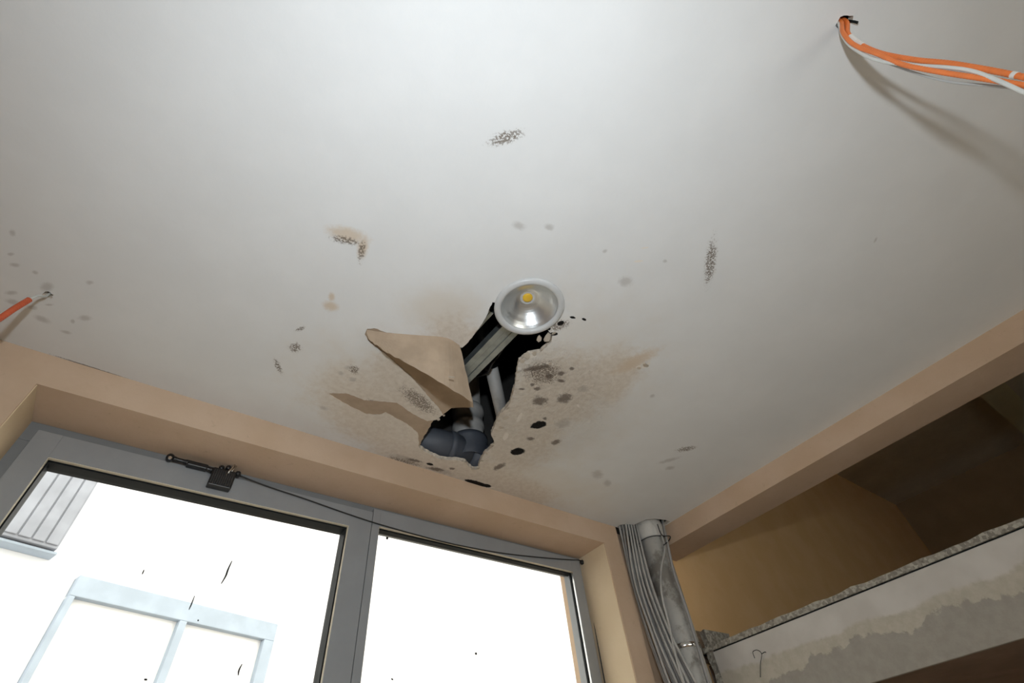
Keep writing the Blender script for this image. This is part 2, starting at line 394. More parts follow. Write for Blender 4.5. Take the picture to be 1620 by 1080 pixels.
shell('ceiling_gallery', [((XB, YB-.2, ZTOP), (XE+.2, YO, ZTOP+.2))], M_gceil, 'dim plastered ceiling over the mezzanine', 'ceiling')
bm = bmesh.new(); box(bm, (XB2, -.10, ZTOP-.05), (XE, .08, ZTOP))
tag(finish(bm, 'trim_1', M_olive), 'pale cross beam under the mezzanine ceiling', 'beam', kind='structure')
# downstand beam, its upper part closes the void towards the mezzanine
bm = bmesh.new(); box(bm, (XB, YB, ZB), (XB2, YW+.002, VZ))
tag(finish(bm, 'ceiling_beam', M_wall), 'beige painted beam along the right edge of the ceiling', 'beam', kind='structure')

# mezzanine slab with terrazzo edge and skirting
bm = bmesh.new(); box(bm, (XB, YB, ZS2), (XB+.015, 1.205, ZS-.003), .002)
slab = tag(finish(bm, 'mezzanine_slab', M_slab), 'patchy grey and white plastered edge of the mezzanine slab', 'slab', kind='structure')
bm = bmesh.new(); box(bm, (XB+.0151, YB, ZS2+.001), (XE, 1.205, ZS-.003)); box(bm, (XB+.14, 1.205, ZS2+.001), (XE, YW, ZS-.003)); subpart(bm, 'slab_body', M_soff, slab)
bm = bmesh.new(); box(bm, (XB+.004, YB, ZS-.003), (XB+.2, 1.25, ZS+.001)); subpart(bm, 'shadow_joint', M_gask, slab)
bm = bmesh.new()
ys = [YB+i*(1.24-YB)/90 for i in range(91)]
prev = None
for y in ys:   # worn, uneven terrazzo edge
    dx, dz = random.uniform(-.004, .003), random.uniform(-.003, .002)
    ring = [bm.verts.new(c) for c in ((XB-.002+dx, y, ZS+.001), (XB-.002+dx, y, ZS+.019+dz), (XB+.3, y, ZS+.019), (XB+.3, y, ZS+.004))]
    if prev:
        for k in range(4): bm.faces.new((prev[k], prev[(k+1) % 4], ring[(k+1) % 4], ring[k]))
    else: bm.faces.new(ring)
    prev = ring
bm.faces.new(prev[::-1]); o = subpart(bm, 'terrazzo_edge', M_terr, slab); o['label'] = 'speckled terrazzo strip along the top of the slab'
bm = bmesh.new(); box(bm, (XB+.03, YW-.014, ZS+.004), (3.2, YW, ZS+.118), .003)
o = subpart(bm, 'skirting', M_skirt, slab); o['label'] = 'brown speckled terrazzo skirting on the orange wall'
bm = bmesh.new()   # broken concrete between slab end and pipe
prev = None
for i in range(16):
    z = 1.5+i*.045
    ring = [bm.verts.new(c) for c in ((XB-.0+random.uniform(-.012, .01), 1.203, z), (XB+random.uniform(-.012, .006), 1.235+random.uniform(-.01, .01), z), (XB+.14, 1.26, z), (XB+.14, 1.2, z))]
    if prev:
        for k in range(4): bm.faces.new((prev[k], prev[(k+1) % 4], ring[(k+1) % 4], ring[k]))
    else: bm.faces.new(ring)
    prev = ring
bm.faces.new(prev[::-1]); subpart(bm, 'broken_edge', M_terr, slab)
# thin wire hook in the slab face
bm = bmesh.new(); X = XB-.004
tube(bm, catmull([at(1203, 1071, 'x', X), at(1203, 1050, 'x', X), at(1205, 1034, 'x', X-.004), at(1198, 1028, 'x', X-.006), at(1191, 1031, 'x', X-.006), at(1194, 1041, 'x', X-.004)], 6), .0011, 6)
tube(bm, catmull([at(1205, 1034, 'x', X-.004), at(1210, 1031, 'x', X-.006), at(1212, 1032, 'x', X-.006)], 4), .0012, 6)
tag(finish(bm, 'wire_hook', M_gask, None, True), 'thin bent wire sticking to the plastered slab edge', 'wire')

# ------------------------------------------------------------------ dropped ceiling with torn hole
LC = Vector((.568, .563)); LR = .0925           # downlight centre and rim radius
O = [(779, 478), (770, 499), (761, 514), (751, 528), (741, 541), (731, 550), (725, 551), (722, 561), (726, 575), (729, 586), (733, 597), (740, 610), (743, 623), (748, 636), (749, 645),
     (731, 645), (714, 646), (705, 653), (701, 657), (686, 665), (677, 680), (668, 696), (663, 707), (670, 713), (683, 720), (696, 726), (708, 728), (723, 728), (736, 731), (742, 738),
     (749, 743), (756, 742), (759, 731), (766, 718), (781, 705), (782, 698), (777, 687), (783, 672), (788, 659), (799, 648), (807, 637), (810, 626), (815, 609), (817, 590), (821, 571),
     (836, 560), (855, 557), (864, 549), (872, 541), (874, 531)]
def jag(pts, amp, skip=()):
    out = []
    for i, p in enumerate(pts):
        q = pts[(i+1) % len(pts)]; out.append(p)
        d_ = q-p; L = d_.length
        if L > .5 or i == len(pts)-1: continue
        n = int(L/.007)
        nn = Vector((-d_.y, d_.x))/max(L, 1e-6)
        for k in range(1, n): out.append(p+d_*(k/n)+nn*random.uniform(-amp, amp))
    return out
def arc(p0, p1, n=22):
    a0 = math.atan2(p0.y-LC.y, p0.x-LC.x); a1 = math.atan2(p1.y-LC.y, p1.x-LC.x); am = math.atan2(-.07, -.05)
    r = .080
    # go from a0 to a1 through am
    def norm(a, ref):
        while a < ref: a += 2*PI
        return a
    up1, upm = norm(a1, a0), norm(am, a0)
    end = up1 if upm < up1 else up1-2*PI
    return [LC+r*Vector((math.cos(a0+(end-a0)*k/n), math.sin(a0+(end-a0)*k/n))) for k in range(n+1)]
OW = [cxy(*p) for p in O]
lamp_arc = arc(OW[-1], OW[0])
HOLE = jag(OW, .0018)+lamp_arc
SK = O[:6]+[(718, 544), (706, 536), (690, 533), (660, 530), (636, 529), (612, 526), (592, 519), (581, 520), (577, 529), (582, 538), (596, 549), (606, 557), (622, 570), (636, 583), (647, 593), (665, 612), (682, 632), (694, 645), (701, 656),
     (690, 664), (676, 666), (654, 655), (628, 637), (605, 635), (576, 633), (560, 626), (547, 622), (519, 622), (535, 632), (554, 643), (580, 655), (600, 656), (610, 652), (639, 668), (650, 675), (661, 685), (663, 700), (662, 706)]+O[23:]
SKW = [cxy(*p) for p in SK]
SKIN = jag([p for p in SKW], .0012)+lamp_arc
def ring2(c, r, n=14, j=.25): return [c+r*(1+random.uniform(-j, j))*Vector((math.cos(2*PI*k/n), math.sin(2*PI*k/n))) for k in range(n)]
cabhole1, cabhole2 = cxy(1336, 36), cxy(76, 466)
smallholes = [ring2(cabhole1, .013), ring2(cabhole2, .010), [Vector(p) for p in ((1.632, 1.312), (1.66, 1.292), (1.69, 1.285), (1.705, 1.225), (1.74, 1.20), (1.79, 1.188), (1.822, 1.188), (1.822, 1.33), (1.632, 1.33))]]
def sheet(name, outer, holes, z0, z1, mats, parent=None, edge_mi=0):
    polys = [outer]+holes
    flatp = [p for pl in polys for p in pl]
    tris = tessellate_polygon([[Vector((p[0], p[1], 0)) for p in pl] for pl in polys])
    bm = bmesh.new()
    lo = [bm.verts.new((p[0], p[1], z0)) for p in flatp]; hi = [bm.verts.new((p[0], p[1], z1)) for p in flatp]
    for t in tris:
        try:
            a, b, c = (flatp[i] for i in t)
            ccw = (b[0]-a[0])*(c[1]-a[1])-(b[1]-a[1])*(c[0]-a[0]) > 0
            t = t if not ccw else t[::-1]
            bm.faces.new([lo[i] for i in t]); bm.faces.new([hi[i] for i in t][::-1])
        except ValueError: pass
    k = 0
    for pl in polys:
        n = len(pl)
        for i in range(n):
            a, b = k+i, k+(i+1) % n
            try: f = bm.faces.new((lo[a], lo[b], hi[b], hi[a])); f.material_index = edge_mi
            except ValueError: pass
        k += n
    return finish(bm, name, mats, parent, rec=False)
rect = [Vector(p) for p in ((XLW, YB), (XB, YB), (XB, YW), (XLW, YW))]
ceil = sheet('ceiling', rect, [SKIN]+smallholes, HC, HC+.0016, M_ceils+[M_gyps], None, len(M_ceils))
bm = bmesh.new(); bm.from_mesh(ceil.data)
for n_, c0_, ax_ in ((13, CX0, 0), (9, CY0, 1)):
    for i in range(n_):
        co = [0, 0, 0]; no = [0, 0, 0]; co[ax_] = c0_+i*CELL; no[ax_] = 1
        bmesh.ops.bisect_plane(bm, geom=bm.verts[:]+bm.edges[:]+bm.faces[:], plane_co=co, plane_no=no, dist=1e-6)
for f in bm.faces:
    if f.material_index == len(M_ceils): continue
    q = f.calc_center_median(); f.material_index = CELLS.get((math.floor((q.x-CX0)/CELL), math.floor((q.y-CY0)/CELL)), 0)
bm.to_mesh(ceil.data); bm.free()
tag(ceil, 'white painted plasterboard ceiling with stains, mould and a torn hole', 'ceiling', kind='structure')
board = sheet('gypsum_board', rect, [HOLE]+smallholes, HC+.0017, HC+.014, [M_kraft, M_gyps], ceil, 1)
board['label'] = 'brown kraft-faced plasterboard showing where the paint skin tore off'

# hanging paper flap left of the hole
Hp = [(579, 521), (612, 526), (660, 530), (705, 534), (727, 546)]
Fp = [(583, 536, .985), (606, 553, .965), (647, 577, .908), (702, 608, .845), (748, 637, .855)]
hw = catmull([at(x, y, 'z', HC+.0005) for x, y in Hp], 6)
fw = catmull([at(x, y, 'z', 1.6+z) for x, y, z in Fp], 6)
bm = bmesh.new(); ND = 7; grid = []
for i, (a, b) in enumerate(zip(hw, fw)):
    L = (b-a).length; col = []
    for k in range(ND+1):
        t = k/ND
        p = a.lerp(b, t)+Vector((-.10, -.16, 0))*math.sin(PI*t)*L*.02
        if k == ND or i in (0, len(hw)-1): p += (b-a).normalized()*random.uniform(-.002, .002)+Vector((random.uniform(-.0015, .0015), 0, 0))
        col.append(bm.verts.new(p))
    grid.append(col)
for i in range(len(grid)-1):
    for k in range(ND): bm.faces.new((grid[i][k], grid[i][k+1], grid[i+1][k+1], grid[i+1][k]))
flap = finish(bm, 'paper_flap', M_kraft, ceil); flap['label'] = 'brown torn paper flap hanging down beside the hole'
md = flap.modifiers.new('thickness', 'SOLIDIFY'); md.thickness = .0014; md.offset = 0

# loose gypsum crumbs along the broken edge
def flake_mesh(seed):
    rnd = random.Random(seed); bm = bmesh.new()
    n = rnd.randint(6, 8); a0 = rnd.random()*6
    lo = [bm.verts.new((math.cos(a0+2*PI*k/n)*rnd.uniform(.6, 1), math.sin(a0+2*PI*k/n)*rnd.uniform(.4, .8), rnd.uniform(-.25, -.1))) for k in range(n)]
    hi = [bm.verts.new(v.co*1.15+Vector((rnd.uniform(-.1, .1), rnd.uniform(-.1, .1), .3))) for v in lo]
    for k in range(n): bm.faces.new((lo[k], lo[(k+1) % n], hi[(k+1) % n], hi[k]))
    bm.faces.new(lo[::-1]); bm.faces.new(hi); bmesh.ops.recalc_face_normals(bm, faces=bm.faces)
    me = bpy.data.meshes.new('gypsum_flake'); bm.to_mesh(me); bm.free(); me.materials.append(M_gyps); return me
FM = [flake_mesh(s) for s in range(6)]
FL = [(866, 534, .016, 20), (853, 536, .012, -10), (876, 527, .009, 30), (834, 562, .014, -20), (826, 570, .012, 40), (846, 559, .010, 0), (820, 588, .008, 80), (818, 602, .007, 70), (815, 615, .008, 80), (811, 630, .008, 60),
      (803, 645, .009, 50), (794, 655, .011, 50), (788, 665, .009, 70), (784, 680, .010, 80), (781, 690, .008, 60), (779, 703, .008, 20), (769, 716, .009, -30), (762, 728, .008, -40), (757, 740, .012, -30), (748, 741, .010, 10),
      (702, 657, .006, 0), (694, 663, .007, 10), (668, 712, .006, 10), (684, 721, .007, 20), (700, 727, .006, 10), (737, 732, .006, 20), (800, 660, .014, 60), (793, 676, .011, 70), (870, 575, .009, 10), (1021, 577, .012, -50), (1011, 582, .008, -60)]
for i, (x, y, s, a) in enumerate(FL):
    o = bpy.data.objects.new('gypsum_flake', FM[i % 6]); C.objects.link(o); o.parent = ceil
    p = at(x, y, 'z', HC); o.location = (p.x, p.y, HC-.0005); o.scale = (s, s, s*.55); o.rotation_euler = (random.uniform(-.25, .25), random.uniform(-.25, .25), math.radians(a+60))
# pale paper chip on the flap
o = bpy.data.objects.new('gypsum_flake', FM[2]); C.objects.link(o); o.parent = ceil
o.location = at(714, 596, 'z', 1.6+.845); o.scale = (.010, .006, .003); o.rotation_euler = (1.2, 0, -.4)

# ------------------------------------------------------------------ things in the void
# galvanised ceiling profile (C channel), runs front to back just above the board
def channel(bm, p0, p1, wdt, h, t=.0012):
    p0, p1 = Vector(p0), Vector(p1); ax = (p1-p0).normalized(); sd = ax.cross(Vector((0, 0, 1))).normalized(); up = Vector((0, 0, 1))
    prof = [(-wdt/2+.006, h), (-wdt/2, h), (-wdt/2, 0), (-wdt*.18, 0), (-wdt*.14, .003), (wdt*.14, .003), (wdt*.18, 0), (wdt/2, 0), (wdt/2, h), (wdt/2-.006, h)]
    rows = [[bm.verts.new(p+sd*a+up*b) for a, b in prof] for p in (p0, p1)]
    for k in range(len(prof)-1): bm.faces.new((rows[0][k], rows[0][k+1], rows[1][k+1], rows[1][k]))
bm = bmesh.new(); pa, pb = at(733, 598, 'z', HC+.045), at(781, 549, 'z', HC+.045); dr = pb-pa
channel(bm, pa-dr*1.0, pb+dr*.55, .055, .027)
o = finish(bm, 'metal_profile', M_galv); md = o.modifiers.new('t', 'SOLIDIFY'); md.thickness = .0012
tag(o, 'galvanised steel ceiling profile crossing the hole above the pipes', 'profile')
bm = bmesh.new(); up = Vector((-.075, 0, .03))
channel(bm, pa-dr*1.0+up, pb+dr*.55+up, .03, .027)  # extra channel, stands for the wide profile's flange in shade
o = finish(bm, 'metal_profile', M_galv); md = o.modifiers.new('t', 'SOLIDIFY'); md.thickness = .0012
tag(o, 'narrow steel strip standing for the shaded flange of the wide profile', 'profile')
# vertical drain with sockets, branching into a lying pipe
sx, sy = .822, 1.256
root = empty('drain_pipe', (sx, sy, HC+.02)); org = (sx, sy, HC)
def dpart(name, prof, mat, o_=org, ax_=(0, 0, 1), closed=False):
    bm = bmesh.new(); lathe(bm, prof, o_, ax_, 40, closed); return part(bm, name, mat, root, True)
dpart('riser', [(.050, .10), (.050, 1.22)], M_pipeg, closed=True)
dpart('socket', [(.051, .130), (.056, .132), (.056, .165), (.061, .170), (.061, .190), (.057, .195), (.057, .235), (.062, .24), (.062, .262), (.057, .27), (.051, .272)], M_pipeg)
dpart('seal_ring', [(.0535, .118), (.0575, .121), (.0575, .129), (.0535, .131)], M_gask)
dpart('bell', [(.056, .03), (.063, .05), (.066, .095), (.071, .10), (.071, .118), (.062, .121), (.054, .115)], M_pipeb)
c0 = Vector((sx, sy, HC+.070)); ax = Vector((-.98, .10, .0)).normalized()
dpart('branch', [(.052, .0), (.052, .26)], M_pipeb, c0, ax, True)
dpart('branch_ring', [(.053, .065), (.057, .068), (.057, .085), (.053, .088)], M_pipeb, c0, ax)
dpart('stub', [(.052, .0), (.052, .10)], M_pipeb, c0-Vector((0, 0, .002)), Vector((.75, .12, 0)), True)
tag(root, 'grey drain pipe with thick socket and blue-grey branch inside the ceiling hole', 'pipe')
# thin pipe
tp, tq = at(777, 580, 'z', HC+.16), at(796, 662, 'z', HC+.075)
bm = bmesh.new(); dv = (tp-tq).normalized()
root = empty('thin_pipe', tq)
lathe(bm, [(.022, -.03), (.022, (tp-tq).length+.02)], tq, dv, 28); part(bm, 'tube', M_pipeg, root, True)
bm = bmesh.new(); lathe(bm, [(.024, 0), (.029, .004), (.029, .05), (.024, .055)], tp, dv, 28); part(bm, 'rubber_sleeve', M_gask, root, True)
bm = bmesh.new(); lathe(bm, [(.021, .05), (.021, .7)], tp, dv, 28); part(bm, 'upper_tube', M_gask, root, True)
tag(root, 'slim grey pipe with black sleeve beside the metal profile', 'pipe')
# black wires beside sleeve
bm = bmesh.new()
tube(bm, catmull([at(806, 530, 'z', HC+.10), at(790, 560, 'z', HC+.11), at(779, 574, 'z', HC+.10), at(770, 590, 'z', HC+.12), at(745, 596, 'z', HC+.2)], 8), .005, 8)
tag(finish(bm, 'black_wire', M_blackc, None, True), 'black wire curling round the slim pipe in the hole', 'wire')

# ------------------------------------------------------------------ downlight
root = empty('downlight', (LC.x, LC.y, HC))
bm = bmesh.new(); org = (LC.x, LC.y, HC)
lathe(bm, [(LR, -.0005), (LR, -.003), (LR-.004, -.0065), (LR-.011, -.008), (LR-.0165, -.0065), (LR-.018, -.002), (LR-.0185, .004), (LR-.014, .004), (LR-.012, 0.0)], org, (0, 0, 1), 72, False)
part(bm, 'rim', M_trim, root, True)
bm = bmesh.new()   # faceted reflector bowl
RI = LR-.0185; NS, NR = 72, 9; rows = []
for j in range(NR+1):
    t = j/NR; r = RI*(1-t)+.020*t+(.0012 if j in (1, 2) else 0); h = .001+.040*math.sin(t*PI/2)
    rows.append([(r, h, k) for k in range(NS)])
vv = [[bm.verts.new((LC.x+r*math.cos(2*PI*(k+.5*(j % 2))/NS), LC.y+r*math.sin(2*PI*(k+.5*(j % 2))/NS), HC+h)) for (r, h, k) in row] for j, row in enumerate(rows)]
for j in range(NR):
    for k in range(NS):
        a, b, c, d_ = vv[j][k], vv[j][(k+1) % NS], vv[j+1][(k+1) % NS], vv[j+1][k]
        if j % 2 == 0: bm.faces.new((a, b, d_)); bm.faces.new((b, c, d_))
        else: bm.faces.new((a, b, c)); bm.faces.new((a, c, d_))
part(bm, 'reflector', M_refl, root)
bm = bmesh.new(); lathe(bm, [(.0205, .0405), (.0205, .043), (.0, .043)], org, (0, 0, 1), 32, False); part(bm, 'chip_plate', M_trim, root)
bm = bmesh.new(); lathe(bm, [(.0135, .0430), (.0135, .040), (.012, .0385), (.007, .0375), (.0005, .0372)], org, (0, 0, 1), 32, False)
o = part(bm, 'led_chip', M_led, root, True); o['label'] = 'small yellow LED chip'
bm = bmesh.new()
lathe(bm, [(LR-.0125, .001), (LR-.0125, .045), (.05, .07), (.05, .10), (.0, .10)], org, (0, 0, 1), 40, False); part(bm, 'housing', M_trim, root)
tag(root, 'round white recessed downlight with silver reflector beside the ceiling hole', 'downlight')

# ------------------------------------------------------------------ window
win = empty('window_1', (.58, YF, SILL)); tag(win, 'large grey plastic framed window with two panes', 'window', kind='structure')
def wbox(name, lo, hi, mat, bev=.002):
    bm = bmesh.new(); box(bm, lo, hi, bev); return part(bm, name, mat, win)
XM = .579; ZL, ZR = 2.418, 2.440; XGL, XML, XMR, XGR = -.288, .503, .606, 1.470
# outer frame (set back) and the two leaves
wbox('frame_rail', (XL, YF+.012, Z1-.055), (XR, YF+.075, Z1), M_frame2); wbox('frame_rail', (XL, YF+.012, SILL), (XR, YF+.075, SILL+.05), M_frame2)
wbox('frame_stile', (XL, YF+.012, SILL+.05), (XL+.05, YF+.075, Z1-.055), M_frame2); wbox('frame_stile', (XR-.04, YF+.012, SILL+.05), (XR, YF+.075, Z1-.055), M_frame2)
for (a, b, c, d_, zt, zo, e) in ((XL+.028, XGL, XML, XM-.001, ZL, Z1-.026, 0), (XM+.001, XMR, XGR, XR-.014, ZR, Z1-.012, 1)):
    wbox('leaf_stile', (a, YF, SILL+.03), (b, YF+.06, zo), M_frame, .0006); wbox('leaf_stile', (c, YF, SILL+.03), (d_, YF+.06, zo), M_frame, .0006)
    wbox('leaf_rail', (b, YF, zt), (c, YF+.06, zo), M_frame, .0006); wbox('leaf_rail', (b, YF, SILL+.03), (c, YF+.06, SILL+.13), M_frame, .0006)
    zb = SILL+.13; k = .008
    # bead: lip coloured cream like the lit frame underside, then dark gasket against the glass
    wbox('glazing_bead', (b, YF+.002, zt-.0015), (c, YF+.013, zt+.001), M_bead, .0005)
    wbox('glazing_bead', (b-.001, YF+.002, zb), (b+.0015, YF+.013, zt), M_bead, .0005); wbox('glazing_bead', (c-.0015, YF+.002, zb), (c+.001, YF+.013, zt), M_alu if e else M_bead, .0005)
    gy = YF+(.038 if e else .061)
    wbox('gasket', (b, YF+.013, zt-.006), (c, gy, zt+.001), M_gask, .0005)
    wbox('gasket', (b-.001, YF+.013, zb), (b+.005, YF+.061, zt), M_gask, .0005); wbox('gasket', (c-.005, YF+.013, zb), (c+.001, YF+(.022 if e else .061), zt), M_gask, .0005)
    wbox('glass_pane', (b+.001, YF+.030, zb), (c-.001, YF+.034, zt), M_glass, 0)
# dried drips on the glass
def drip(pts, r):
    bm = bmesh.new(); p = catmull([at(x, y, 'y', YF+.029) for x, y in pts], 5)
    tube(bm, p, lambda i, n: r*(.45+.55*math.sin(PI*(i+.6)/(n+.2))), 6); part(bm, 'paint_drip', M_gask, win, True)
drip([(367, 887), (361, 900), (357, 911), (350, 923)], .0024); drip([(228, 901), (225, 908)], .0016); drip([(383, 1050), (378, 1060), (377, 1068)], .0020)
drip([(308, 942), (303, 955), (299, 964)], .0016); drip([(611, 850), (614, 852)], .0042); drip([(752, 1032), (754, 1035)], .0035); drip([(228, 1074), (233, 1075)], .002); drip([(313, 980), (314, 982)], .0016); drip([(619, 1073), (622, 1075)], .002)

# unseen windows added behind the viewpoint to lift the mezzanine's brightness
for wn, (a0, a1, b0, b1), lb in (('fill_window_2', (BX0, BX1, BZ0, BZ1), 'added unseen window behind the viewpoint for fill light'), ('fill_window_3', (GX0, GX1, GZ0, GZ1), 'added unseen window behind the viewpoint brightening the mezzanine')):
    fill_win = empty(wn, (a0, YB-.1, b0)); tag(fill_win, lb, 'window', kind='structure')
    for nm_, lo, hi, mt in (('frame_rail', (a0, YB-.13, b0), (a1, YB-.07, b0+.07), M_frame), ('frame_rail', (a0, YB-.13, b1-.07), (a1, YB-.07, b1), M_frame), ('frame_stile', (a0, YB-.13, b0+.07), (a0+.07, YB-.07, b1-.07), M_frame),
                            ('frame_stile', (a1-.07, YB-.13, b0+.07), (a1, YB-.07, b1-.07), M_frame), ('glass_pane', (a0+.07, YB-.103, b0+.07), (a1-.07, YB-.097, b1-.07), M_glass)):
        bm = bmesh.new(); box(bm, lo, hi, 0 if 'glass' in nm_ else .002); part(bm, nm_, mt, fill_win)

# black ribbed gadget on the top rail, with its lead
gx = at(335, 745, 'y', YF); root = empty('frame_gadget', (gx.x, YF, gx.z))
def A(x, y, off=.0): return at(x, y, 'y', YF-off)
bm = bmesh.new(); p = [A(273, 725, .012), A(295, 731, .012), A(318, 738, .012), A(336, 744, .012)]
tube(bm, catmull(p, 6), lambda i, n: .006+.0025*(i/n)+(.0015 if i % 6 < 2 else 0), 12); part(bm, 'arm', M_black, root, True)
bm = bmesh.new(); q = A(269, 724, .012); lathe(bm, [(.005, -.012), (.0095, -.008), (.0105, 0), (.0095, .008), (.004, .011)], q, (0, 1, 0), 20); part(bm, 'end_knob', M_black, root, True)
bm = bmesh.new(); q = A(269, 724, .024); lathe(bm, [(.0045, -.002), (.0045, .002)], q, (0, 1, 0), 12); part(bm, 'screw', M_chrome, root)
bm = bmesh.new(); q = A(312, 738, .006); box(bm, (q.x-.028, YF-.022, q.z-.009), (q.x+.026, YF-.001, q.z+.006), .003); part(bm, 'clamp', M_black, root)
pc = A(350, 759, .012)
bm = bmesh.new(); box(bm, (pc.x-.031, YF-.026, pc.z-.028), (pc.x+.031, YF-.001, pc.z+.028), .003); body = part(bm, 'housing', M_black, root)
rib = bmesh.new(); box(rib, (-.0013, -.004, -.023), (.0013, .001, .020), .0005); me = None
for i in range(10):
    if me is None:
        ro = finish(rib, 'rib', M_black); me = ro.data
    else: ro = bpy.data.objects.new('rib', me); C.objects.link(ro)
    ro.data.materials[0] = M_rib; ro.parent = body; ro.location = (pc.x-.026+i*.0056, YF-.0265, pc.z)
bm = bmesh.new(); q = A(362, 742, .014)
tube(bm, [q+Vector((-.002, -.012, -.030)), q+Vector((.010, -.012, .012))], .0028, 10); o = part(bm, 'pin', M_chrome, root, True)
bm = bmesh.new(); tube(bm, [q+Vector((.006, -.008, -.02)), q+Vector((.016, -.008, .013))], .0026, 10); part(bm, 'pin', M_chrome, root, True)
for x, y in ((350, 741), (361, 741), (376, 750)):
    bm = bmesh.new(); lathe(bm, [(.004, -.010), (.0075, -.007), (.0075, .008), (.004, .011)], A(x, y, .014), (0, 1, 0), 14); part(bm, 'joint', M_black, root, True)
tag(root, 'black ribbed gadget on a jointed arm fixed to the window top rail', 'gadget')
bm = bmesh.new()
tube(bm, catmull([A(377, 751, .014), A(420, 768, .008), A(480, 788, .005), A(545, 811, .004), A(600, 829, .004), A(660, 846, .004), A(720, 861, .004), A(790, 874, .004), A(850, 881, .004), A(900, 885, .004), A(917, 886, .005),
                  A(924, 892, .004), A(929, 915, .003), A(939, 980, .003), A(957, 1080, .003), A(970, 1150, .003)], 6), .0022, 8)
cb = finish(bm, 'black_cable', M_blackc, None, True); tag(cb, 'thin black cable sagging along the top of the window frame', 'cable')
bm = bmesh.new(); lathe(bm, [(.004, -.006), (.009, -.004), (.009, .006), (.004, .008)], A(921, 889, .008), (0, 1, 0), 16); subpart(bm, 'clip', M_black, cb, True)

# ------------------------------------------------------------------ corner pipe and cable bundle
root = empty('corner_pipe', (1.765, 1.27, 0))
bm = bmesh.new(); lathe(bm, [(.0545, .0), (.0545, 2.80)], (1.765, 1.27, 0), (0, 0, 1), 40); part(bm, 'tube', M_pipe, root, True)
bm = bmesh.new(); lathe(bm, [(.055, 2.535), (.0585, 2.537), (.0585, 2.605), (.0545, 2.62)], (1.765, 1.27, 0), (0, 0, 1), 40, False); part(bm, 'socket', M_pipe, root, True)
bm = bmesh.new(); lathe(bm, [(.055, 2.115), (.0575, 2.116), (.0575, 2.131), (.055, 2.132)], (1.765, 1.27, 0), (0, 0, 1), 40, False); o = part(bm, 'clamp_ring', M_chrome, root, True); o['label'] = 'shiny steel clamp ring'
bm = bmesh.new(); tube(bm, [(1.765+.0592*math.cos(a), 1.27+.0592*math.sin(a), 2.531) for a in [2*PI*k/40 for k in range(41)]], .0018, 6, False); part(bm, 'tie_wire', M_blackc, root, True)
tag(root, 'dirty pale grey vertical pipe in the corner beside the window', 'pipe')
def on_plane(x, y, k):
    q = _d+(x-810)/F*_r-(y-540)/F*_u; n_ = Vector((.81, .59, 0)); return CAM+q*(k/n_.dot(q))
# left bundle: swings in front of the pipe on its way down
NC = 15
for i in range(NC):
    t = i/(NC-1); jit = lambda s: random.uniform(-s, s)
    xt = 977+27*t; xb = 1054+46*t
    dep = (i % 3)*.010
    top = at(xt, 832+6*t, 'z', HC); y0 = min(top.y, 1.325)
    pts = [Vector((1.640+.074*t, 1.327-.012*(i % 3)-.01*t, HC+.06)), Vector((1.640+.068*t, 1.325-.014*(i % 3)-.01*t, HC-.005))]
    for f_, x in ((.33, None), (.66, None), (1, None), (1.25, None)):
        yy = 834+246*f_
        xa = xt+(xb-xt)*(f_*.7+.3*f_*f_)+jit(1.6)
        if i > 9: xa -= 7*math.sin(PI*min(f_, 1))*(t-.6)
        Yp = 1.322-.012*(i % 3)-.012*t-f_*(.018+.105*t**1.2)
        pts.append(on_plane(xa, yy, 2.106-.010*(i % 3)))
    last = pts[-1]; pts.append(Vector((last.x, last.y-.004, 1.2))); pts.append(Vector((last.x, last.y-.004, .6)))
    bm = bmesh.new(); tube(bm, catmull(pts, 7), random.choice((.0042, .0047, .0052)), 8)
    o = finish(bm, 'grey_cable', M_cab[i % 3], None, True)
    tag(o, 'leftmost grey cable of the bundle, against the window pier' if i == 0 else 'rightmost grey cable of the bundle, against the corner pipe' if i == NC-1 else 'grey electrical cable inside the loose bundle left of the corner pipe', 'cable', 'grey cables bundled left of the corner pipe')
def pipecab(pts, r, mat, label):
    bm = bmesh.new(); tube(bm, catmull(pts, 7), r, 8); o = finish(bm, 'grey_cable', mat, None, True); return tag(o, label, 'cable', 'grey cables running down the right of the corner pipe')
pipecab([Vector((1.795, 1.205, HC+.05)), at(1042, 828, 'z', HC), at(1048, 850, 'y', 1.205), at(1052, 868, 'y', 1.203), at(1046, 900, 'y', 1.208), at(1047, 940, 'y', 1.207), at(1058, 985, 'y', 1.207), at(1070, 1040, 'y', 1.206), at(1092, 1110, 'y', 1.2)], .0042, M_cab[2], 'thin cable crossing the front of the corner pipe')
pipecab([Vector((1.808, 1.202, HC+.05)), at(1049, 828, 'z', HC), at(1056, 860, 'y', 1.198), at(1066, 905, 'y', 1.197), at(1083, 955, 'y', 1.199), at(1100, 1010, 'y', 1.2), at(1122, 1085, 'y', 1.2), at(1140, 1150, 'y', 1.2)], .0058, M_cab[0], 'thick grey cable hugging the right side of the corner pipe')
bm = bmesh.new(); tube(bm, catmull([at(1040, 829, 'y', 1.205), at(1047, 846, 'y', 1.200), at(1060, 848, 'y', 1.192), at(1057, 856, 'y', 1.195), at(1050, 862, 'y', 1.2)], 6), .0022, 6)
tag(finish(bm, 'black_wire', M_blackc, None, True), 'black tie wire looped at the top of the corner pipe', 'wire')

